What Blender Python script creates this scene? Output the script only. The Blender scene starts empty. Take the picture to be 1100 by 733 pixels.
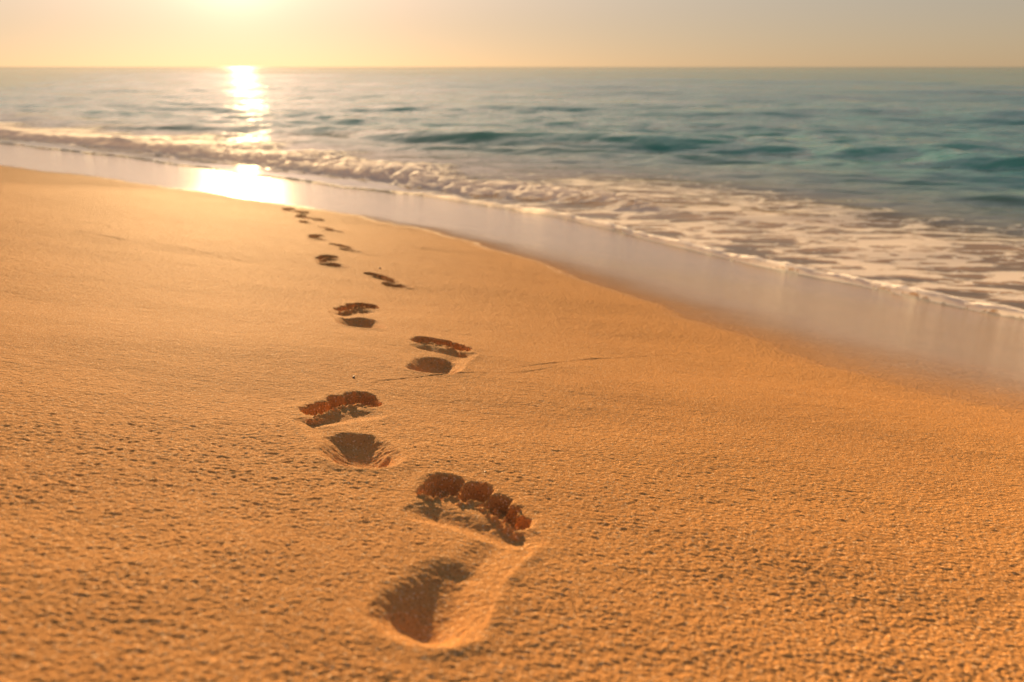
import bpy, math
import numpy as np
from mathutils import Vector

# ------------------------------------------------------------------ scene constants
EYE = 1.08                      # camera height above the still sea level (m)
F, CX, CY = 1000.0, 550.0, 366.5
PITCH = math.atan((366.5 - 72.0) / F)
SUN_AZ = math.radians(-15.6)    # measured from +Y towards +X
SUN_EL = math.radians(6.8)
TO_SUN = Vector((math.sin(SUN_AZ) * math.cos(SUN_EL), math.cos(SUN_AZ) * math.cos(SUN_EL), math.sin(SUN_EL)))
NU, NV = np.array((0.72, 0.694)), np.array((-0.694, 0.72))   # seaward and along-shore unit axes

scene = bpy.context.scene
col = scene.collection
rng = np.random.default_rng(7)

# ------------------------------------------------------------------ noise
_N = 4096
_perm = np.concatenate([rng.permutation(_N)] * 2).astype(np.int32)
_ang = rng.random(_N) * 2 * math.pi
_gx, _gy = np.cos(_ang).astype(np.float32), np.sin(_ang).astype(np.float32)


def perlin(x, y, seed=0):
    x = np.asarray(x, np.float64) + seed * 37.17
    y = np.asarray(y, np.float64) + seed * 91.73
    xf, yf = np.floor(x), np.floor(y)
    ix, iy = xf.astype(np.int64) & (_N - 1), yf.astype(np.int64) & (_N - 1)
    fx, fy = (x - xf).astype(np.float32), (y - yf).astype(np.float32)
    ix1, iy1 = (ix + 1) & (_N - 1), (iy + 1) & (_N - 1)

    def g(a, b, dx, dy):
        h = _perm[_perm[a] + b]
        return _gx[h] * dx + _gy[h] * dy
    u = fx * fx * fx * (fx * (fx * 6 - 15) + 10)
    v = fy * fy * fy * (fy * (fy * 6 - 15) + 10)
    a = g(ix, iy, fx, fy); b = g(ix1, iy, fx - 1, fy)
    c = g(ix, iy1, fx, fy - 1); d = g(ix1, iy1, fx - 1, fy - 1)
    return ((a + (b - a) * u) + ((c + (d - c) * u) - (a + (b - a) * u)) * v) * 1.5


def sstep(a, b, x):
    t = np.clip((x - a) / (b - a), 0, 1)
    return t * t * (3 - 2 * t)


# ------------------------------------------------------------------ beach shape (heights relative to sea level)
def beach(x, y):
    """Steep upper beach face meeting a flatter, wet foot of the beach."""
    x = np.asarray(x, float); y = np.asarray(y, float)
    u2 = NU[0] * x + NU[1] * y
    yb = np.where(y < 0.2, 0.2 + 0.5 * np.tanh((y - 0.2) / 0.5), y)
    p = 0.81 - 0.14 * yb - 0.12 * np.where(x < -3, -3 + 0.35 * (x + 3), np.where(x > 3, x, x))
    p = np.minimum(p, 1.0 + 0.02 * (p - 1.0))
    f = 0.036 * (4.7 - u2)
    k = 0.025
    m = np.maximum(p, f)
    h = m + k * np.log(np.exp((p - m) / k) + np.exp((f - m) / k))
    return np.maximum(h, -1.6 + 0.0 * h)


def ray(px, py):
    dx, dy = (px - CX) / F, (CY - py) / F
    return np.array([dx, math.cos(PITCH) + dy * math.sin(PITCH), -math.sin(PITCH) + dy * math.cos(PITCH)])


def on_beach(px, py):
    """Where a sight line from the survey position meets the beach."""
    d = ray(px, py)
    t = np.linspace(0.2, 30, 30000)
    f = EYE + d[2] * t - beach(d[0] * t, d[1] * t)
    i = int(np.argmax(f <= 0))
    tt = t[i - 1] + (t[i] - t[i - 1]) * f[i - 1] / (f[i - 1] - f[i])
    return np.array([d[0] * tt, d[1] * tt])


def on_level(px, py, z=0.0):
    d = ray(px, py)
    t = (z - EYE) / d[2]
    return np.array([d[0] * t, d[1] * t])


def curve_uv(pts):
    """Points on the ground -> a curve u(v), sorted along the shore."""
    u = np.array([p @ NU for p in pts]); v = np.array([p @ NV for p in pts])
    o = np.argsort(v)
    return v[o], u[o]


def smooth_interp(v, cv, cu):
    """Monotone-sampled curve, softened so that no corner shows."""
    vv = np.linspace(cv[0] - 6, cv[-1] + 6, 1600)
    uu = np.interp(vv, cv, cu)
    k = np.hanning(81); k /= k.sum()
    pad = np.concatenate([np.full(40, uu[0]), uu, np.full(40, uu[-1])])
    uu = np.convolve(pad, k, 'valid')
    return np.interp(v, vv, uu)


WET = curve_uv([on_beach(*p) for p in [(-60, 172), (0, 178), (100, 190), (200, 204), (330, 223), (400, 234), (500, 254),
                                       (600, 282), (700, 314), (800, 348), (900, 378), (1000, 404), (1100, 426)]])
EDGE = curve_uv([on_level(*p) for p in [(-140, 144), (0, 156), (130, 169), (300, 192), (420, 205), (500, 216), (560, 225),
                                        (620, 237), (680, 250), (740, 268), (800, 283), (860, 295), (930, 308), (1000, 325),
                                        (1100, 350), (1200, 376)]])
FOOT = curve_uv([on_level(*p) for p in [(-140, 137), (0, 149), (130, 162), (250, 175), (330, 186), (420, 197), (500, 207),
                                        (620, 222), (800, 240), (1000, 258), (1200, 275)]])
SWELL = curve_uv([on_level(*p, z=0.1) for p in [(120, 134), (350, 138), (500, 147), (600, 149), (700, 152), (800, 154), (900, 158),
                                                (1000, 163), (1100, 171), (1250, 182)]])

# ------------------------------------------------------------------ footprints
# heel centre, big toe centre, little toe centre as surveyed; True marks a left foot; last: how deep it is
PRINTS = [
    ((455, 634), (472, 525), (556, 557), 1.00, 'nearest and largest footprint, a right foot with two round toe hollows'),
    ((388, 480), (391, 430), (337, 443), 0.95, 'left footprint with a crumbly toe ridge, second from the camera'),
    ((466, 394), (457, 369), (496, 378), 0.95, 'right footprint with a jagged dark toe row, beside the thin crack in the sand'),
    ((389, 347), (396, 328), (365, 333), 0.95, 'left footprint with a wavy toe ridge, fourth from the camera'),
    ((423, 304.5), (399, 294), (419, 299), 0.90, 'right footprint split into a toe hollow and an offset heel, fifth from the camera'),
    ((357, 284), (360, 276), (340, 279), 0.95, 'left footprint with a dark hooked outline, sixth from the camera'),
    ((374, 269), (359, 263), (374, 266), 0.90, 'right footprint with an offset heel, seventh from the camera'),
    ((342, 256.8), (346, 252.8), (331, 254), 0.95, 'left footprint reduced to a dark bar, eighth from the camera'),
    ((358, 249), (344, 244.2), (354, 246), 0.95, 'right footprint trailing a thin heel mark, ninth from the camera'),
    ((329, 240.0), (330, 237.6), (322, 238.6), 1.0, 'short dark left footprint, tenth from the camera'),
    ((342, 237.2), (334, 234.8), (342, 235.6), 1.0, 'slim right footprint, eleventh from the camera'),
    ((325, 234.2), (328, 231.8), (317, 232.6), 1.0, 'faint left footprint, third from the far end of the trail'),
    ((325, 230.0), (319, 227.8), (328, 228.4), 1.0, 'small dark right footprint, next to last before the wet sand'),
    ((310, 226.4), (315, 224.2), (305, 224.8), 1.0, 'last faint footprint of the trail at the edge of the wet sand'),
]


class Print:
    def __init__(self, i, heel, big, little, depth):
        self.i, self.depth = i, depth * (1.0 if i < 2 else 1.12 if i < 4 else 1.35 if i < 8 else 1.7)
        H, A, B = on_beach(*heel), on_beach(*big), on_beach(*little)
        mid = (A + B) / 2
        ax = mid - H
        L = np.linalg.norm(ax)
        if L > 0.235: ax = ax * 0.235 / L; L = 0.235
        if L < 0.18: ax = ax * 0.18 / L; L = 0.18
        sx = (B - A) / 2
        W = np.linalg.norm(sx)
        lim = 0.062
        if W > lim: sx = sx * lim / W
        if W < 0.042: sx = sx * 0.042 / W
        self.H, self.ax, self.sx = H, ax, sx
        self.t = ax / L                              # unit along the foot
        self.s = np.array([self.t[1], -self.t[0]])
        if self.s @ sx < 0: self.s = -self.s         # unit towards the little toe
        self.scale = L / 0.215
        C = lambda x, y: self.local(H + ax * y + sx * x)
        k = self.scale
        r = np.random.default_rng(100 + i)
        j = lambda a: 1 + a * (r.random() - .5)
        # name, end a, end b, radius a, radius b, depth (m), wall sharpness
        h1 = 1.0 if i == 0 else .2
        c5 = 0 if i == 0 else .10
        td = .92 if i == 0 else 1.35
        hs = .06 if i == 0 else .22
        m = k * .97 if i == 0 else k * 1.2
        hk = k if i == 0 else k * 1.15
        self.caps = [
            ('heel_hollow', C(.3 * h1, -.17), C(.14 + .16 * h1, .20), .0375 * hk * j(.1), .033 * hk * j(.1), (.0155 if i == 0 else .0205), hs),
            ('ball_hollow', C(-.66, .70), C(1.02, .76), .029 * k, .026 * k, .0052, .0),
            ('toe_hollow', C(-1, .93), C(-.97, 1.14), .0185 * m * j(.1), .0180 * m, .019 * td, .72),
            ('toe_hollow', C(-.24, 1.05), C(-.20, 1.19), .0172 * m * j(.2), .0165 * m, .0185 * td, .72),
            ('toe_hollow', C(.36, 1.04), C(.42, 1.15), .0125 * m * j(.2), .0125 * m, .017 * td, .72),
            ('toe_hollow', C(.67, .99 + c5 / 2), C(.72, 1.08 + c5 / 2), .0115 * m * j(.2), .0115 * m, .016 * td, .72),
            ('toe_hollow', C(1.00, .93 + c5), C(1.04, 1.0 + c5), .0115 * m * j(.2), .0115 * m, .016 * td, .72),
            ('arch_hollow', C(.45, .16), C(.90, .62), .027 * k, .025 * k, .0035, -.2),
        ]
        self.ridge = [C(-1.2, .83), C(-.95, .84), C(-.64, .95), C(-.28, .925), C(.0, .985), C(.3, .925), C(.66, .885), C(1.14, .82)]

    def local(self, p):
        d = p - self.H
        return np.array([d @ self.s, d @ self.t])

    def stamp(self, x, y, spacing):
        """Height change, part label (0 none) and a smoothness mask for ground points."""
        dx, dy = x - self.H[0], y - self.H[1]
        X = dx * self.s[0] + dy * self.s[1]
        Y = dx * self.t[0] + dy * self.t[1]
        a = np.clip(.006 / spacing - .5, 0, 1)
        wx = perlin(x / .013, y / .013, 3) * .0030 + perlin(x / .0055, y / .0055, 4) * .0019 * a
        wy = perlin(x / .013, y / .013, 5) * .0030 + perlin(x / .0055, y / .0055, 6) * .0019 * a
        low = perlin(x / .05, y / .05, 9 + self.i) * .004
        dep = np.zeros_like(X); sole = np.zeros_like(X); toes = np.zeros_like(X); lab = np.zeros(X.shape, np.int32); best = np.zeros_like(X)
        rimd = np.full(X.shape, 9.0)
        for n, (nm, A, B, ra, rb, D, sharp) in enumerate(self.caps):
            w = (.28 if self.i == 0 else .6) if nm == 'toe_hollow' else .45
            px, py = X + wx * w + low * (nm != 'toe_hollow'), Y + wy * w + low * (nm != 'toe_hollow')
            ab = B - A; l2 = ab @ ab
            t = np.clip(((px - A[0]) * ab[0] + (py - A[1]) * ab[1]) / l2, 0, 1)
            R = ra + (rb - ra) * t
            dist = np.hypot(px - A[0] - ab[0] * t, py - A[1] - ab[1] * t)
            q = dist / R
            d = D * self.depth * (1 - sstep(sharp, 1.12, q))
            if nm == 'heel_hollow': d = d * (1 - (.62 if self.i == 0 else .30) * t)
            lab = np.where((q < 1.1) & (d >= best) & (d > .0008), n + 1, lab)
            best = np.maximum(best, d)
            if nm == 'toe_hollow': toes = np.maximum(toes, d)
            else: sole = sole + d ** 2.5
            dep = np.maximum(toes, sole ** .4)
            rimd = np.minimum(rimd, dist - R)
        # crumbly wall between ball and toes
        rd = np.full(X.shape, 9.0)
        px, py = X + wx * 1.3, Y + wy * 1.3
        for P, Q in zip(self.ridge[:-1], self.ridge[1:]):
            ab = Q - P; t = np.clip(((px - P[0]) * ab[0] + (py - P[1]) * ab[1]) / (ab @ ab), 0, 1)
            rd = np.minimum(rd, np.hypot(px - P[0] - ab[0] * t, py - P[1] - ab[1] * t))
        crumbs = .0012 + perlin(x / .009, y / .009, 12) * .0035 + perlin(x / .0042, y / .0042, 13) * .002 * a
        rw = .0045 * self.scale
        k = 1 - sstep(rw * .35, rw * 1.5, rd)
        h = -dep
        top = .0005 + crumbs
        h = np.where(k > 0, h * (1 - k) + k * np.maximum(h, top), h)
        lab = np.where(lab == 8, 10, lab)
        lab = np.where((rd < rw * 1.0) & (rimd < .008), 8, lab)
        # crumbs lying in the toe hollows
        toe = (lab >= 3) & (lab <= 7)
        h = h + np.where(toe, np.maximum(0, perlin(x / .008, y / .008, 21)) * .008 * a, 0)
        # pushed-up rim, higher on the outer side and round the heel
        out = np.clip(rimd, 0, 1)
        side = .55 + .45 * np.tanh((X + .3 * -Y) / .03)
        rim = (.0010 * np.exp(-((out - .007) / .008) ** 2) + .0010 * np.exp(-(out / .035) ** 2) * (rimd > 0)) * (.45 + .55 * side)
        ha, hb = self.local(self.H - self.ax * .06 + self.sx * .25), self.local(self.H + self.ax * .86 + self.sx * .1)
        ab = hb - ha; t = np.clip(((X - ha[0]) * ab[0] + (Y - ha[1]) * ab[1]) / (ab @ ab), 0, 1)
        hull = np.hypot(X - ha[0] - ab[0] * t, Y - ha[1] - ab[1] * t) - (.040 + .014 * t) * self.scale
        rim = rim * sstep(-.008, .006, hull) * sstep(0, .005, rimd)
        rim = rim * (1 + .5 * perlin(x / .03, y / .03, 15))
        h = h + np.where(rimd > 0, rim, 0)
        lab = np.where((lab == 0) & (rimd < .013 + low), 9, lab)
        smooth = 1 - sstep(.004, .03, rimd)
        return h * self.depth, lab, smooth


PART_NAMES = {1: 'heel_hollow', 2: 'ball_hollow', 3: 'toe_hollow', 4: 'toe_hollow', 5: 'toe_hollow', 6: 'toe_hollow',
              7: 'toe_hollow', 8: 'toe_ridge', 9: 'rim', 10: 'arch_hollow'}

# thin lines left in the sand by earlier swashes, as polylines on the beach
CRACKS = [[(-60, 230), (0, 237), (60, 246), (130, 258), (200, 268), (262, 280), (330, 292)],
          [(372, 424), (410, 410), (450, 407), (500, 404), (540, 399), (580, 394), (640, 386), (668, 384), (720, 381), (800, 376)],
          [(500, 404), (560, 402), (600, 396)],
          [(420, 262), (480, 270), (560, 286)]]


def polyline_signed(x, y, pts):
    d = np.full(x.shape, 9.0); sg = np.ones(x.shape); fade = np.zeros(x.shape)
    n = len(pts) - 1
    for i in range(n):
        P, Q = pts[i], pts[i + 1]
        ab = Q - P
        t = np.clip(((x - P[0]) * ab[0] + (y - P[1]) * ab[1]) / (ab @ ab), 0, 1)
        dx, dy = x - P[0] - ab[0] * t, y - P[1] - ab[1] * t
        q = np.hypot(dx, dy)
        m = q < d
        d = np.where(m, q, d); sg = np.where(m, np.sign(ab[0] * dy - ab[1] * dx), sg)
        fade = np.where(m, (i + t) / n, fade)
    return d, sg, fade


# ------------------------------------------------------------------ mesh helper
def grid_mesh(name, co, quads, attrs, mat, loc=(0, 0, 0), parent=None):
    """One mesh object from a subset of quads of a shared vertex array."""
    used, inv = np.unique(quads.ravel(), return_inverse=True)
    me = bpy.data.meshes.new(name)
    v = co[used].astype(np.float32) - np.array(loc, np.float32)
    f = inv.reshape(quads.shape).astype(np.int32)
    me.vertices.add(len(v)); me.vertices.foreach_set('co', v.ravel())
    me.loops.add(f.size); me.loops.foreach_set('vertex_index', f.ravel())
    me.polygons.add(len(f))
    me.polygons.foreach_set('loop_start', np.arange(len(f), dtype=np.int32) * 4)
    me.polygons.foreach_set('use_smooth', np.ones(len(f), bool))
    me.update(calc_edges=True)
    for k, a in attrs.items():
        at = me.attributes.new(k, 'FLOAT', 'POINT')
        at.data.foreach_set('value', a[used].astype(np.float32))
    me.materials.append(mat)
    o = bpy.data.objects.new(name, me)
    if parent is None: o.location = loc
    col.objects.link(o)
    o.parent = parent
    return o


def tag(o, label=None, cat=None, group=None, kind=None):
    for k, v in (('label', label), ('category', cat), ('group', group), ('kind', kind)):
        if v: o[k] = v


# ------------------------------------------------------------------ materials
def new_mat(name):
    m = bpy.data.materials.new(name); m.use_nodes = True
    nt = m.node_tree; nt.nodes.clear()
    return m, nt


def N(nt, typ, **kw):
    n = nt.nodes.new(typ)
    for k, v in kw.items():
        if k.startswith('i_'):
            n.inputs[k[2:].replace('_', ' ')].default_value = v
        else:
            setattr(n, k, v)
    return n


def L(nt, a, b): nt.links.new(a, b)


def math_node(nt, op, a, b=None, clamp=False):
    n = nt.nodes.new('ShaderNodeMath'); n.operation = op; n.use_clamp = clamp
    for i, v in enumerate((a, b)):
        if v is None: continue
        if isinstance(v, (int, float)): n.inputs[i].default_value = v
        else: nt.links.new(v, n.inputs[i])
    return n.outputs[0]


def mapr(nt, v, a, b, c=0.0, d=1.0, smooth=False):
    n = nt.nodes.new('ShaderNodeMapRange')
    if smooth: n.interpolation_type = 'SMOOTHSTEP'
    nt.links.new(v, n.inputs[0])
    for i, q in enumerate((a, b, c, d)): n.inputs[i + 1].default_value = q
    return n.outputs[0]


def mixc(nt, fac, a, b):
    n = nt.nodes.new('ShaderNodeMix'); n.data_type = 'RGBA'
    if isinstance(fac, (int, float)): n.inputs[0].default_value = fac
    else: nt.links.new(fac, n.inputs[0])
    for i, v in ((6, a), (7, b)):
        if isinstance(v, tuple): n.inputs[i].default_value = (*v, 1)
        else: nt.links.new(v, n.inputs[i])
    return n.outputs[2]


def noise(nt, vec, scale, detail=2.0, rough=.5):
    n = nt.nodes.new('ShaderNodeTexNoise')
    n.inputs['Scale'].default_value = scale; n.inputs['Detail'].default_value = detail
    n.inputs['Roughness'].default_value = rough
    nt.links.new(vec, n.inputs['Vector'])
    return n.outputs[0]


def attr(nt, name):
    n = nt.nodes.new('ShaderNodeAttribute'); n.attribute_name = name
    return n.outputs['Fac']


def make_sand():
    m, nt = new_mat('beach_sand')
    pos = N(nt, 'ShaderNodeNewGeometry').outputs['Position']
    wet = attr(nt, 'wet'); smo = attr(nt, 'smooth')
    grain = noise(nt, pos, 900, 2, .6)
    clump = noise(nt, pos, 160, 3, .6)
    patch = noise(nt, pos, 5, 4, .55)
    dry = mixc(nt, mapr(nt, grain, .3, .7), (.325, .142, .045), (.60, .308, .116))
    dry = mixc(nt, mapr(nt, clump, .35, .7, 0, .45), dry, (.43, .18, .048))
    dry = mixc(nt, mapr(nt, patch, .3, .75, 0, .35), dry, (.55, .27, .090))
    # scattered dark and pale grains
    vor = N(nt, 'ShaderNodeTexVoronoi'); vor.inputs['Scale'].default_value = 800; L(nt, pos, vor.inputs['Vector'])
    sep = N(nt, 'ShaderNodeSeparateColor'); L(nt, vor.outputs['Color'], sep.inputs[0])
    dry = mixc(nt, math_node(nt, 'MULTIPLY', math_node(nt, 'GREATER_THAN', sep.outputs[0], .93), .55), dry, (.12, .06, .03))
    dry = mixc(nt, math_node(nt, 'MULTIPLY', math_node(nt, 'GREATER_THAN', sep.outputs[1], .95), .5), dry, (.80, .62, .40))
    wetn = noise(nt, pos, 40, 4, .6)
    wetc = mixc(nt, mapr(nt, wetn, .3, .7), (.38, .226, .134), (.46, .288, .178))
    # long faint backwash streaks and darker, still draining patches
    rot = N(nt, 'ShaderNodeMapping'); rot.inputs['Rotation'].default_value = (0, 0, math.radians(43)); L(nt, pos, rot.inputs['Vector'])
    st = N(nt, 'ShaderNodeMapping'); st.inputs['Scale'].default_value = (1.2, 9.0, 1.0); L(nt, rot.outputs[0], st.inputs['Vector'])
    streak = noise(nt, st.outputs[0], 2.2, 5, .62)
    wetc = mixc(nt, mapr(nt, streak, .42, .66, 0, .5), wetc, (.30, .185, .115))
    sp2 = N(nt, 'ShaderNodeTexVoronoi'); sp2.inputs['Scale'].default_value = 130; L(nt, pos, sp2.inputs['Vector'])
    sp2c = N(nt, 'ShaderNodeSeparateColor'); L(nt, sp2.outputs['Color'], sp2c.inputs[0])
    wetc = mixc(nt, math_node(nt, 'MULTIPLY', math_node(nt, 'GREATER_THAN', sp2c.outputs[0], .965), .45), wetc, (.12, .07, .045))
    damp = mixc(nt, clump, (.36, .185, .082), (.42, .225, .105))
    base = mixc(nt, mapr(nt, wet, .35, 1.0), mixc(nt, mapr(nt, wet, .05, .6), dry, damp), wetc)
    bs = N(nt, 'ShaderNodeBsdfPrincipled')
    L(nt, base, bs.inputs['Base Color'])
    gloss = math_node(nt, 'MULTIPLY', wet, math_node(nt, 'SUBTRACT', 1.0, attr(nt, 'under')))
    L(nt, math_node(nt, 'ADD', .0045, math_node(nt, 'MULTIPLY', math_node(nt, 'POWER', mapr(nt, gloss, .25, 1.0), 3.0), .40)), bs.inputs['Specular IOR Level'])
    L(nt, mapr(nt, gloss, .20, .30, .85, .08), bs.inputs['Roughness'])
    bs.inputs['IOR'].default_value = 1.36
    bs.inputs['Diffuse Roughness'].default_value = .6
    # bump: fine grains on dry sand, long faint ripples on wet sand
    bh = math_node(nt, 'ADD', math_node(nt, 'MULTIPLY', noise(nt, pos, 260, 4, .65), .0042),
                   math_node(nt, 'MULTIPLY', noise(nt, pos, 1100, 1, .5), .0005))
    bh = math_node(nt, 'ADD', bh, math_node(nt, 'MULTIPLY', math_node(nt, 'MULTIPLY', noise(nt, pos, 105, 3, .62), attr(nt, 'fine')), .018))
    b = N(nt, 'ShaderNodeBump'); b.inputs['Distance'].default_value = 1.0
    L(nt, bh, b.inputs['Height'])
    L(nt, mapr(nt, wet, .0, .95, .9, .10), b.inputs['Strength'])
    L(nt, b.outputs[0], bs.inputs['Normal'])
    out = N(nt, 'ShaderNodeOutputMaterial'); L(nt, bs.outputs[0], out.inputs[0])
    return m


def make_water():
    m, nt = new_mat('sea_water')
    pos = N(nt, 'ShaderNodeNewGeometry').outputs['Position']
    depth = attr(nt, 'depth'); foam = attr(nt, 'foam')
    mp = N(nt, 'ShaderNodeMapping'); L(nt, pos, mp.inputs['Vector'])
    mp.inputs['Scale'].default_value = (.55, 1.0, 1.0); mp.inputs['Rotation'].default_value = (0, 0, math.radians(8))
    v = mp.outputs[0]
    rip = math_node(nt, 'ADD', math_node(nt, 'MULTIPLY', noise(nt, v, 6.5, 2, .5), .045),
                    math_node(nt, 'MULTIPLY', noise(nt, v, 1.1, 3, .55), .11))
    rip = math_node(nt, 'ADD', rip, math_node(nt, 'MULTIPLY', noise(nt, v, .27, 3, .55), .48))
    rip = math_node(nt, 'ADD', rip, math_node(nt, 'MULTIPLY', noise(nt, v, .07, 3, .55), 1.5))
    b = N(nt, 'ShaderNodeBump'); b.inputs['Distance'].default_value = 1.0
    L(nt, rip, b.inputs['Height']); L(nt, mapr(nt, depth, .0, .25, .06, .5), b.inputs['Strength'])
    # water body: clear film over sand, turning teal with depth
    teal = mixc(nt, mapr(nt, depth, .1, 1.0), (.44, .38, .27), (.09, .60, .57))
    body_d = N(nt, 'ShaderNodeBsdfDiffuse'); L(nt, teal, body_d.inputs['Color']); L(nt, b.outputs[0], body_d.inputs['Normal'])
    tlw = N(nt, 'ShaderNodeBsdfTranslucent'); L(nt, teal, tlw.inputs['Color'])
    bmix = N(nt, 'ShaderNodeMixShader'); bmix.inputs[0].default_value = .78; L(nt, body_d.outputs[0], bmix.inputs[1]); L(nt, tlw.outputs[0], bmix.inputs[2]); body_d = bmix
    tr = N(nt, 'ShaderNodeBsdfTransparent'); tr.inputs['Color'].default_value = (.93, .97, .95, 1)
    op = math_node(nt, 'SUBTRACT', .86, math_node(nt, 'MULTIPLY', .86, math_node(nt, 'POWER', 2.718, math_node(nt, 'MULTIPLY', depth, -3.5))))
    body = N(nt, 'ShaderNodeMixShader'); L(nt, op, body.inputs[0]); L(nt, tr.outputs[0], body.inputs[1]); L(nt, body_d.outputs[0], body.inputs[2])
    gl = N(nt, 'ShaderNodeBsdfGlossy'); gl.inputs['Roughness'].default_value = .02; L(nt, b.outputs[0], gl.inputs['Normal'])
    fr = N(nt, 'ShaderNodeFresnel'); fr.inputs['IOR'].default_value = 1.333; L(nt, b.outputs[0], fr.inputs['Normal'])
    wat = N(nt, 'ShaderNodeMixShader'); L(nt, math_node(nt, 'MULTIPLY', fr.outputs[0], mapr(nt, foam, .2, .5, .95, .5)), wat.inputs[0]); L(nt, body.outputs[0], wat.inputs[1]); L(nt, gl.outputs[0], wat.inputs[2])
    # lacy foam
    mp2 = N(nt, 'ShaderNodeMapping'); L(nt, pos, mp2.inputs['Vector']); mp2.inputs['Scale'].default_value = (.42, 1.0, 1.0)
    mp2.inputs['Rotation'].default_value = (0, 0, math.radians(14))
    nz = N(nt, 'ShaderNodeTexNoise'); nz.inputs['Scale'].default_value = 3.4; nz.inputs['Detail'].default_value = 6
    nz.inputs['Roughness'].default_value = .62; nz.inputs['Distortion'].default_value = .8; L(nt, mp2.outputs[0], nz.inputs['Vector'])
    wob = N(nt, 'ShaderNodeVectorMath', operation='MULTIPLY_ADD')
    wn = N(nt, 'ShaderNodeTexNoise'); wn.inputs['Scale'].default_value = 7; wn.inputs['Detail'].default_value = 3; L(nt, mp2.outputs[0], wn.inputs['Vector'])
    L(nt, wn.outputs['Color'], wob.inputs[0]); wob.inputs[1].default_value = (.22, .22, 0); L(nt, mp2.outputs[0], wob.inputs[2])
    ce = N(nt, 'ShaderNodeTexVoronoi', feature='DISTANCE_TO_EDGE'); ce.inputs['Scale'].default_value = 4.2; L(nt, wob.outputs[0], ce.inputs['Vector'])
    ce2 = N(nt, 'ShaderNodeTexVoronoi', feature='DISTANCE_TO_EDGE'); ce2.inputs['Scale'].default_value = 12; L(nt, wob.outputs[0], ce2.inputs['Vector'])
    net = math_node(nt, 'ADD', mapr(nt, ce.outputs['Distance'], 0, .16, .16, -.10), mapr(nt, ce2.outputs['Distance'], 0, .2, .10, -.07))
    fn = math_node(nt, 'ADD', math_node(nt, 'ADD', nz.outputs[0], net), math_node(nt, 'MULTIPLY', math_node(nt, 'SUBTRACT', noise(nt, mp2.outputs[0], 22, 5, .65), .5), .5))
    th = math_node(nt, 'SUBTRACT', math_node(nt, 'ADD', foam, fn), 1.0)
    fm = mapr(nt, th, -.04, .07, 0, 1, True)
    bub = noise(nt, pos, 75, 3, .6)
    fb = N(nt, 'ShaderNodeBump'); fb.inputs['Distance'].default_value = .012; fb.inputs['Strength'].default_value = .6
    L(nt, bub, fb.inputs['Height'])
    fo = N(nt, 'ShaderNodeBsdfPrincipled')
    fo.inputs['Base Color'].default_value = (.88, .86, .84, 1); fo.inputs['Roughness'].default_value = .8; fo.inputs['Specular IOR Level'].default_value = .15
    fo.inputs['Subsurface Weight'].default_value = 0.0
    L(nt, fb.outputs[0], fo.inputs['Normal'])
    tl = N(nt, 'ShaderNodeBsdfTranslucent'); tl.inputs['Color'].default_value = (.88, .84, .80, 1)
    ft = N(nt, 'ShaderNodeMixShader'); ft.inputs[0].default_value = .55; L(nt, fo.outputs[0], ft.inputs[1]); L(nt, tl.outputs[0], ft.inputs[2])
    hol = N(nt, 'ShaderNodeBsdfTransparent'); por = N(nt, 'ShaderNodeMixShader'); por.inputs[0].default_value = .24
    L(nt, ft.outputs[0], por.inputs[1]); L(nt, hol.outputs[0], por.inputs[2]); ft = por
    fin = N(nt, 'ShaderNodeMixShader'); L(nt, fm, fin.inputs[0]); L(nt, wat.outputs[0], fin.inputs[1]); L(nt, ft.outputs[0], fin.inputs[2])
    out = N(nt, 'ShaderNodeOutputMaterial'); L(nt, fin.outputs[0], out.inputs[0])
    return m


SAND = make_sand()
WATER = make_water()

# ------------------------------------------------------------------ build the beach
half = math.radians(43)
step = .0013
dense = np.arange(-half, half, step)
coarse = np.linspace(half, 2 * math.pi - half, 60)
th = np.concatenate([dense, coarse[:-1]])
r = [.004, .05, .12, .2, .26, .30]
while r[-1] < 14: r.append(r[-1] * (1 + .0015 + .0006 * float(sstep(1.0, 3.0, r[-1])) + .002 * float(sstep(6.5, 10, r[-1]))))
while r[-1] < 500: r.append(r[-1] * 1.05)
r = np.array(r)
R_, T_ = np.meshgrid(r, th, indexing='ij')
x = (R_ * np.sin(T_)).ravel(); y = (R_ * np.cos(T_)).ravel()
sp = np.maximum(R_ * step, np.gradient(r)[:, None] * np.ones_like(T_)).ravel()
inview = (np.abs(((T_ + math.pi) % (2 * math.pi)) - math.pi) < half + .01).ravel()
sp = np.where(inview, sp, np.maximum(sp, R_.ravel() * .09))
z = beach(x, y)
u, v = NU[0] * x + NU[1] * y, NV[0] * x + NV[1] * y
ub = smooth_interp(v, *WET)
wob = perlin(u / .5, v / .5, 40) * .07 + perlin(u / .12, v / .12, 41) * .025
soft = .06 + .62 * (1 - sstep(1.5, 6.5, v))
wet = sstep(-1, 1, (u + wob - ub) / soft)
dry = 1 - wet


def octave(lam, seed, ax=1.0):
    w = np.clip((lam / sp - 1.6) / 1.6, 0, 1)
    out = np.zeros_like(x)
    m = w > 0
    out[m] = perlin(x[m] / (lam * ax), y[m] / lam, seed) * w[m]
    return out


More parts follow.
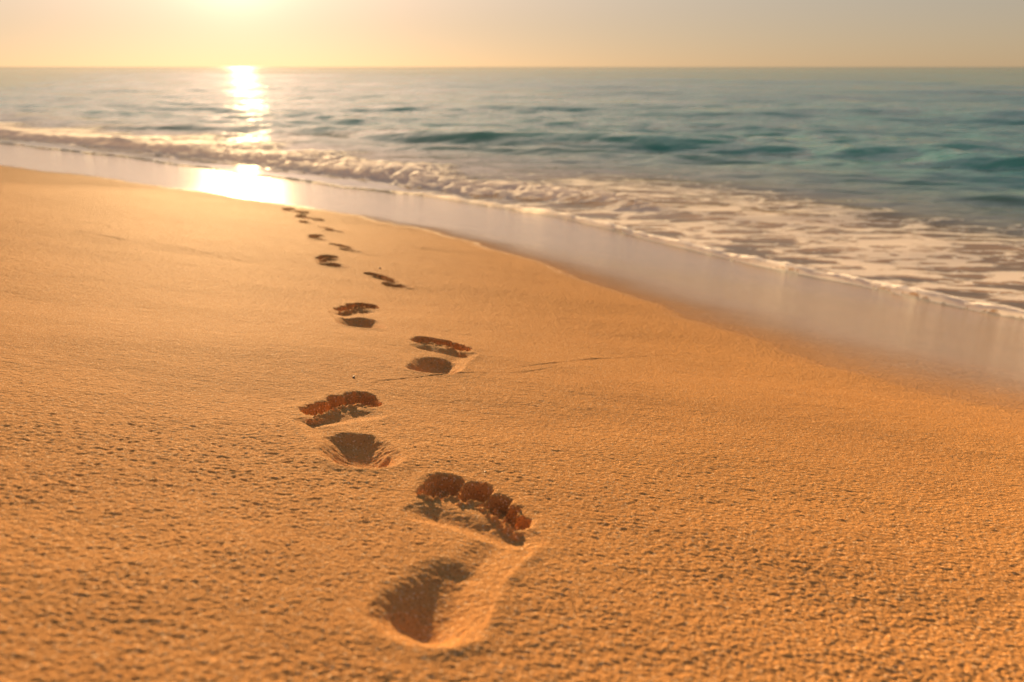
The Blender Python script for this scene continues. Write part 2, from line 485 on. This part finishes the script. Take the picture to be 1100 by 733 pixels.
z += octave(.9, 30) * .006 * dry + octave(.28, 31, 1.4) * .0030 * (dry + .1)
smooth = np.zeros_like(x); labs = np.zeros(x.shape, np.int32); owner = np.full(x.shape, -1, np.int32)
dz = np.zeros_like(x)
prints = []
for i, (h, a, b, d, lb) in enumerate(PRINTS):
    P = Print(i, h, a, b, d); prints.append(P)
    c = P.H + P.ax * .5
    m = (np.hypot(x - c[0], y - c[1]) < .26) & inview
    hh, ll, ss = P.stamp(x[m], y[m], sp[m])
    dz[m] += hh
    smooth[m] = np.maximum(smooth[m], ss)
    idx = np.where(m)[0]
    k = ll > 0
    labs[idx[k]] = ll[k]; owner[idx[k]] = i
rough_patch = np.clip(1.0 + .22 * perlin(x / .35, y / .35, 33) + .22 * perlin(x / .06, y / .04, 39), .5, 1.4)
tex = (octave(.11, 34, 1.5) * .0010 + octave(.030, 32, 1.6) * .0004 + octave(.014, 35, 1.35) * .00022 + octave(.0068, 36, 1.3) * .00040 + octave(.0044, 37, 1.15) * .00048)
tex += octave(.0029, 38, 1.0) * .00042
rr = R_.ravel()
tex += octave(.024, 45, 1.25) * .0008 * sstep(1.1, 2.4, rr) + octave(.05, 46, 1.25) * .0013 * sstep(2.0, 4.0, rr) + octave(.10, 47, 1.2) * .0018 * sstep(3.5, 6.5, rr)
z += dz + tex * rough_patch * dry * (1 - .45 * smooth)
for pts in CRACKS:
    P = [on_beach(*p) for p in pts]
    wx = perlin(x / .06, y / .06, 50) * .007 + perlin(x / .015, y / .015, 51) * .002
    m = inview & (R_.ravel() < 9)
    d, sg, fade = polyline_signed(x[m] + wx[m], y[m] + wx[m], P)
    f = sstep(0, .15, fade) * (1 - sstep(.8, 1, fade))
    w = np.maximum(.0022, sp[m] * 1.0)
    lip = np.where(sg > 0, 1, 0) * .0006 * np.exp(-d / .02) - .0010 * np.maximum(1, sp[m] / .003) * np.exp(-(d / w) ** 2)
    z[m] += lip * f * np.clip(.8 + .8 * perlin(x[m] / .1, y[m] / .1, 52), .3, 1.2)
co = np.stack([x, y, z], 1)
nr, nth = len(r), len(th)
I = np.arange(nr * nth).reshape(nr, nth)
J = np.roll(I, -1, axis=1)
quads = np.stack([I[:-1], J[:-1], J[1:], I[1:]], -1).reshape(-1, 4)[:, ::-1]
# facing up
qo = owner[quads]; ql = labs[quads]
fo = np.where((qo >= 0).sum(1) >= 3, qo.max(1), -1)
fl = np.where(fo >= 0, ql[:, 0], 0)
fl = np.where((fo >= 0) & (fl == 0), ql.max(1), fl)
EDGE_U = lambda v: smooth_interp(v, *EDGE) + perlin(v / .9, 0 * v, 60) * .10 + perlin(v / .28, 0 * v, 61) * .035
attrs = {'wet': wet, 'smooth': smooth, 'under': sstep(.02, .12, u - EDGE_U(v)), 'fine': 1 - np.clip((.0085 / sp - 1.6) / 1.6, 0, 1)}


def split_pieces(i):
    """Keep one connected piece per part; stray faces join the rim."""
    for l in (1, 2, 3, 4, 5, 6, 7, 8, 10):
        f = np.where((fo == i) & (fl == l))[0]
        if len(f) < 2: continue
        q = quads[f]; comp = {}
        def find(a):
            while comp[a] != a: comp[a] = comp[comp[a]]; a = comp[a]
            return a
        for t in q:
            for w_ in t: comp.setdefault(int(w_), int(w_))
            r0 = find(int(t[0]))
            for w_ in t[1:]: comp[find(int(w_))] = r0; r0 = find(r0)
        roots = np.array([find(int(t[0])) for t in q])
        vals, cnt = np.unique(roots, return_counts=True)
        fl[f[roots != vals[np.argmax(cnt)]]] = 9


sand = grid_mesh('beach', co, quads[fo < 0], attrs, SAND)
tag(sand, 'golden rippled beach sloping to dark wet sand at the water', 'beach', kind='structure')
for i, P in enumerate(prints):
    c = P.H + P.ax * .55
    loc = (float(c[0]), float(c[1]), float(beach(*c)))
    e = bpy.data.objects.new('footprint', None); e.empty_display_size = .1; e.location = loc; col.objects.link(e)
    tag(e, PRINTS[i][4], 'footprint', 'trail of footprints leading to the water')
    split_pieces(i)
    for l in range(1, 11):
        q = quads[(fo == i) & (fl == l)]
        if len(q): grid_mesh(PART_NAMES[l], co, q, attrs, SAND, loc, e)

# ------------------------------------------------------------------ build the sea
vs = [-5.0]
while vs[-1] < 26: vs.append(vs[-1] + .0030 * math.hypot(vs[-1], 5.0))
vs = np.array(vs)
left = -5 - np.geomspace(.5, 300, 40)[::-1]; right = 26 + np.geomspace(.5, 400, 40)
vs = np.concatenate([left, vs, right])
ss = list(np.arange(0, .14, .005)) + list(np.arange(.14, 2.6, .018))
while ss[-1] < 10: ss.append(ss[-1] + .028)
while ss[-1] < 30000: ss.append(ss[-1] * (1.008 if ss[-1] < 70 else 1.018))
ss = np.array(ss)
S_, V0 = np.meshgrid(ss, vs, indexing='ij')
V_ = 6 + (V0 - 6) * (1 + np.maximum(0, S_ - 1) / 9.0)
s = S_.ravel(); v = V_.ravel()
edge = EDGE_U(v)
u = edge + s
x = NU[0] * u + NV[0] * v; y = NU[1] * u + NV[1] * v
dist = np.hypot(x, y)
b = beach(x, y)
spw = np.maximum(np.gradient(ss)[:, None] * np.ones_like(V_), np.abs(np.gradient(V_, axis=1))).ravel()


def wave_noise(lx, ly, seed, rot=.14):
    c, q = math.cos(rot), math.sin(rot)
    w = np.clip((min(lx, ly) / spw - 2) / 3, 0, 1)
    out = np.zeros_like(x); m = w > 0
    out[m] = perlin((c * x[m] - q * y[m]) / lx, (q * x[m] + c * y[m]) / ly, seed) * w[m]
    return out


off = sstep(.4, 3.0, s)
chop = wave_noise(2.6, .9, 70) * .050 + wave_noise(1.1, .42, 71) * .022 + wave_noise(.62, .42, 72) * .020 + wave_noise(.34, .26, 75) * .008
far = wave_noise(9, 3.2, 73) * .13 + wave_noise(34, 9.5, 74, .05) * .16
chop = chop + (wave_noise(1.7, .8, 76) * .024 + wave_noise(4.5, 1.7, 77, .08) * .040) * sstep(9, 17, s)
z = 1.25 * chop * (.25 + .75 * off) * (.35 + .65 * sstep(1, 6, s)) + far * sstep(5, 20, s)
# swell lines rolling in, steeper on the shoreward face
sw_u = smooth_interp(v, *SWELL)
swa = .5 + .5 * sstep(14.5, 11, v)
for du, amp, w_f, w_b, sd in ((0, .185, .50, 1.1, 80), (-1.35, .05, .30, .6, 81), (1.9, .06, .5, 1.0, 82), (5.2, .09, .8, 1.6, 83), (11, .12, 1.2, 2.4, 84)):
    d = u - (sw_u + du + perlin(v / 2.6, s * 0, sd) * .14 + perlin(v / .8, s * 0, sd + 10) * .05)
    A = amp * (.60 + .40 * sstep(3.5, 8.0, v)) * (.85 + .35 * perlin(v / 3.1, 0 * v, sd + 5)) * swa
    z += A * np.where(d < 0, np.exp(-(d / w_f) ** 2), np.exp(-(d / w_b) ** 2)) * sstep(.8, 2.5, s)
# breaking bore on the left, running out into a flat swash on the right
ft_u = smooth_interp(v, *FOOT) + perlin(v / .7, 0 * v, 90) * .10 + perlin(v / .22, 0 * v, 91) * .05
ft_u = np.maximum(ft_u, edge + .02)
d = u - ft_u
bore = .035 + .055 * sstep(6.0, 13.0, v)
bore = bore * (.85 + .5 * perlin(v / 1.4, 0 * v, 92)) * sstep(2.0, 6.0, v)
front = sstep(0, 1, d / (.12 + 3.5 * bore)) * np.exp(-np.maximum(0, d - .5) / (.6 + 12 * bore))
z += bore * front * (1 - .0 * d)
bub = np.abs(wave_noise(.17, .15, 93)) * .048 + np.abs(wave_noise(.075, .07, 94)) * .028 + np.abs(wave_noise(.035, .033, 95)) * .010
foam_bore = sstep(-.02, .05, d) * np.exp(-(np.maximum(0, d - (.15 + 9 * bore)) / (.25 + 9 * bore)) ** 2) * sstep(3.6, 6.5, v)
foam_bore *= .92 + .4 * perlin(v / .8, d / .4, 96)
foam_bore = np.clip(foam_bore, 0, 1)
z += bub * foam_bore * (.8 + 5.0 * bore)
# swash sheet over the sand, and its foam lip
film = .003 + .010 * sstep(0, .5, s)
level = np.where(s < .7, b + film + (np.maximum(z, 0) - 0) * sstep(.02, .7, s), z)
base = b + film
k = sstep(.15, .9, s)
zz = base * (1 - k) + np.maximum(z, base) * k
in_bore = sstep(-.05, .02, d) * sstep(3.6, 5.5, v)
zz = np.maximum(zz, base) * (1 - in_bore) + np.maximum(base + bore * front + bub * foam_bore * (.8 + 5 * bore), zz) * in_bore
lipn = 1.0 + .55 * perlin(v / .19, 0 * v, 62) + .22 * perlin(v / .05, s / .03, 63)
lipw = (.042 + .016 * perlin(v / .5, 0 * v, 64)) * (1.15 - .6 * sstep(3, 8, v))
lip = np.exp(-((s - .95 * lipw) / lipw) ** 4)
zz += lip * .028 * np.clip(lipn, .6, 1.7) * (1 - .55 * sstep(4, 8, v))
zz[s < 1e-6] = (b - .004)[s < 1e-6]
z = zz
depth = np.clip(z - b, 0, 5) * sstep(0, .3, s) + .0
depth = np.maximum(depth, np.where(s > 4, 1.0, 0) * 0)
# bottom drops away offshore
depth = np.where(s > 2.2, np.maximum(depth, .12 + (s - 2.2) * .28), depth)
# foam amount: lip + lace behind it + bore
lace = .475 * np.exp(-(np.maximum(0, s - .95) / 1.6) ** 3) * (1 - sstep(5.5, 8.5, v)) + .10 * np.exp(-((s - 2.2) / .5) ** 2)
lace *= 1 - .14 * sstep(.06, .14, s) * (1 - sstep(.25, .6, s))
lace += .10 * perlin(u / .55, v / .9, 66) + .05
lace = lace * (s < 6) * (1 - sstep(2.6, 3.6, s)) * (1 - sstep(7, 10, v) * .7)
foam = np.maximum.reduce([np.clip(lip * 1.2, 0, 1) * (1 - .5 * sstep(5, 9, v)), lace, foam_bore * 1.05])
foam = np.clip(foam, 0, 1)
co = np.stack([x, y, z], 1)
nr, nc = len(ss), len(vs)
I = np.arange(nr * nc).reshape(nr, nc)
quads = np.stack([I[:-1, :-1], I[1:, :-1], I[1:, 1:], I[:-1, 1:]], -1).reshape(-1, 4)
attrs = {'depth': depth, 'foam': foam}
fq = foam_bore[quads].mean(1); lq = lip[quads].mean(1); sq = s[quads].mean(1); vq = v[quads].mean(1)
is_bore = (fq > .5) & (vq > 3.6) & (vq < 60)
is_lip = (sq < .125) & (lq > .35) & ~is_bore
sea = grid_mesh('sea', co, quads[~is_bore & ~is_lip], attrs, WATER)
tag(sea, 'calm teal sea with soft swell reaching to the horizon', 'sea', kind='structure')
o = grid_mesh('surf_foam', co, quads[is_bore], attrs, WATER)
tag(o, 'bubbly white foam of the small wave breaking along the shore', 'foam', kind='stuff')
o = grid_mesh('swash_foam', co, quads[is_lip], attrs, WATER)
tag(o, 'thin white foam line at the front edge of the swash on wet sand', 'foam', kind='stuff')

# ------------------------------------------------------------------ small dark bits lying on the sand
def pebble_mat():
    m, nt = new_mat('dark_pebble')
    pos = N(nt, 'ShaderNodeNewGeometry').outputs['Position']
    bs = N(nt, 'ShaderNodeBsdfPrincipled'); L(nt, mixc(nt, noise(nt, pos, 700, 3), (.045, .025, .015), (.13, .075, .04)), bs.inputs['Base Color'])
    bs.inputs['Roughness'].default_value = .7
    out = N(nt, 'ShaderNodeOutputMaterial'); L(nt, bs.outputs[0], out.inputs[0])
    return m


def pebble(px, py, size, label, seed):
    import bmesh
    p = on_beach(px, py)
    bm = bmesh.new(); bmesh.ops.create_icosphere(bm, subdivisions=3, radius=1)
    g = np.random.default_rng(seed); a = g.normal(size=(5, 3)); f = 1 + g.random(5) * 2.2
    for vt in bm.verts:
        c = vt.co
        k = 1 + .14 * sum(math.sin(f[q] * (c.x * a[q][0] + c.y * a[q][1] + c.z * a[q][2]) + q) for q in range(5)) / 1.6
        vt.co = Vector((c.x * k * size, c.y * k * size * (.6 + .3 * g.random() * 0), c.z * k * size * .6))
    me = bpy.data.meshes.new('pebble'); bm.to_mesh(me); bm.free()
    for q in me.polygons: q.use_smooth = True
    me.materials.append(PEB)
    o = bpy.data.objects.new('pebble', me); col.objects.link(o)
    o.location = (p[0], p[1], float(beach(*p)) + size * .25); o.rotation_euler = (0, 0, seed * 1.3)
    tag(o, label, 'pebble', 'dark specks on the sand')


PEB = pebble_mat()
pebble(380, 406, .0028, 'tiny dark pebble just above the second footprint', 1)
pebble(441, 380, .0024, 'tiny dark pebble left of the third footprint', 2)
pebble(408, 288.5, .0045, 'dark pebble standing just above the fifth footprint', 3)
pebble(401, 282, .0032, 'small dark pebble further above the fifth footprint', 4)
pebble(461, 347, .0026, 'tiny dark pebble on bare sand behind the third footprint', 5)
pebble(521, 508, .0020, 'tiny dark pebble beyond the toes of the nearest footprint', 6)

# ------------------------------------------------------------------ light, sky, camera
w = bpy.data.worlds.new('World'); scene.world = w; w.use_nodes = True
nt = w.node_tree; nt.nodes.clear()
sky = N(nt, 'ShaderNodeTexSky'); sky.sky_type = 'NISHITA'; sky.sun_disc = False
sky.sun_elevation = SUN_EL; sky.sun_rotation = SUN_AZ
sky.air_density = 1.0; sky.dust_density = 0.2; sky.ozone_density = 1.0
# hazy evening air: softer contrast between the sun's side and the rest of the sky
gm = N(nt, 'ShaderNodeGamma'); gm.inputs['Gamma'].default_value = .45; L(nt, sky.outputs[0], gm.inputs['Color'])
# the halo of the low sun in that haze
tc = N(nt, 'ShaderNodeTexCoord')
dt = N(nt, 'ShaderNodeVectorMath', operation='DOT_PRODUCT'); L(nt, tc.outputs['Generated'], dt.inputs[0])
dt.inputs[1].default_value = TO_SUN
an = math_node(nt, 'ARCCOSINE', math_node(nt, 'MINIMUM', dt.outputs['Value'], .9999999))
h1 = math_node(nt, 'POWER', 2.718, math_node(nt, 'MULTIPLY', math_node(nt, 'POWER', math_node(nt, 'DIVIDE', an, math.radians(2.7)), 2.0), -1.0))
h2 = math_node(nt, 'POWER', 2.718, math_node(nt, 'DIVIDE', an, -math.radians(14.0)))
sx = N(nt, 'ShaderNodeSeparateXYZ'); L(nt, tc.outputs['Generated'], sx.inputs[0])
low = mapr(nt, sx.outputs['Z'], 0.03, .24, .05, 1.0, True)
h3 = math_node(nt, 'POWER', 2.718, math_node(nt, 'MULTIPLY', math_node(nt, 'POWER', math_node(nt, 'DIVIDE', an, math.radians(7.0)), 2.0), -1.0))
h4 = math_node(nt, 'POWER', 2.718, math_node(nt, 'MULTIPLY', math_node(nt, 'POWER', math_node(nt, 'DIVIDE', an, math.radians(25.0)), 2.0), -1.0))
halo = math_node(nt, 'ADD', math_node(nt, 'MULTIPLY', h1, 7.0), math_node(nt, 'MULTIPLY', math_node(nt, 'MULTIPLY', h2, 15.0), low))
hc = N(nt, 'ShaderNodeVectorMath', operation='SCALE'); L(nt, mixc(nt, low, (1.0, .74, .52), (1.0, .71, .43)), hc.inputs[0]); L(nt, halo, hc.inputs['Scale'])
hb = math_node(nt, 'ADD', math_node(nt, 'MULTIPLY', h3, .75), math_node(nt, 'MULTIPLY', h4, .5))
hd = N(nt, 'ShaderNodeVectorMath', operation='SCALE'); hd.inputs[0].default_value = (1.0, .79, .62); L(nt, hb, hd.inputs['Scale'])
a0 = N(nt, 'ShaderNodeVectorMath', operation='ADD'); L(nt, gm.outputs[0], a0.inputs[0]); L(nt, hd.outputs[0], a0.inputs[1])
ad = N(nt, 'ShaderNodeVectorMath', operation='ADD'); L(nt, a0.outputs[0], ad.inputs[0]); L(nt, hc.outputs[0], ad.inputs[1])
tn = N(nt, 'ShaderNodeVectorMath', operation='MULTIPLY'); L(nt, ad.outputs[0], tn.inputs[0]); L(nt, mixc(nt, mapr(nt, sx.outputs['Z'], .10, .48, 0, 1, True), (.59, .512, .505), (.80, .83, .85)), tn.inputs[1])
bg = N(nt, 'ShaderNodeBackground'); bg.inputs['Strength'].default_value = .05
L(nt, tn.outputs[0], bg.inputs['Color'])
wo = N(nt, 'ShaderNodeOutputWorld'); L(nt, bg.outputs[0], wo.inputs[0])

sl = bpy.data.lights.new('sun', 'SUN'); sl.energy = 5.0; sl.angle = math.radians(.9); sl.color = (1.0, .66, .32)
so = bpy.data.objects.new('sun', sl); col.objects.link(so)
so.rotation_euler = (-TO_SUN).to_track_quat('-Z', 'Y').to_euler(); so.location = (0, 0, 30)

cam = bpy.data.cameras.new('camera'); cam.sensor_width = 36; cam.lens = 36 * F / 1100
cam.clip_start = .05; cam.clip_end = 60000
cam.dof.use_dof = True; cam.dof.focus_distance = 1.15; cam.dof.aperture_fstop = 6.6
co_ = bpy.data.objects.new('camera', cam); col.objects.link(co_)
co_.location = (0, 0, EYE); co_.rotation_euler = (math.pi / 2 - PITCH, 0, 0)
scene.camera = co_

scene.view_settings.view_transform = 'Standard'; scene.view_settings.look = 'None'
scene.view_settings.gamma = 1; scene.view_settings.exposure = 2.78
scene.cycles.use_denoising = True
scene.cycles.sample_clamp_indirect = 4; scene.cycles.sample_clamp_direct = 1.2
scene.cycles.max_bounces = 6; scene.cycles.transparent_max_bounces = 8
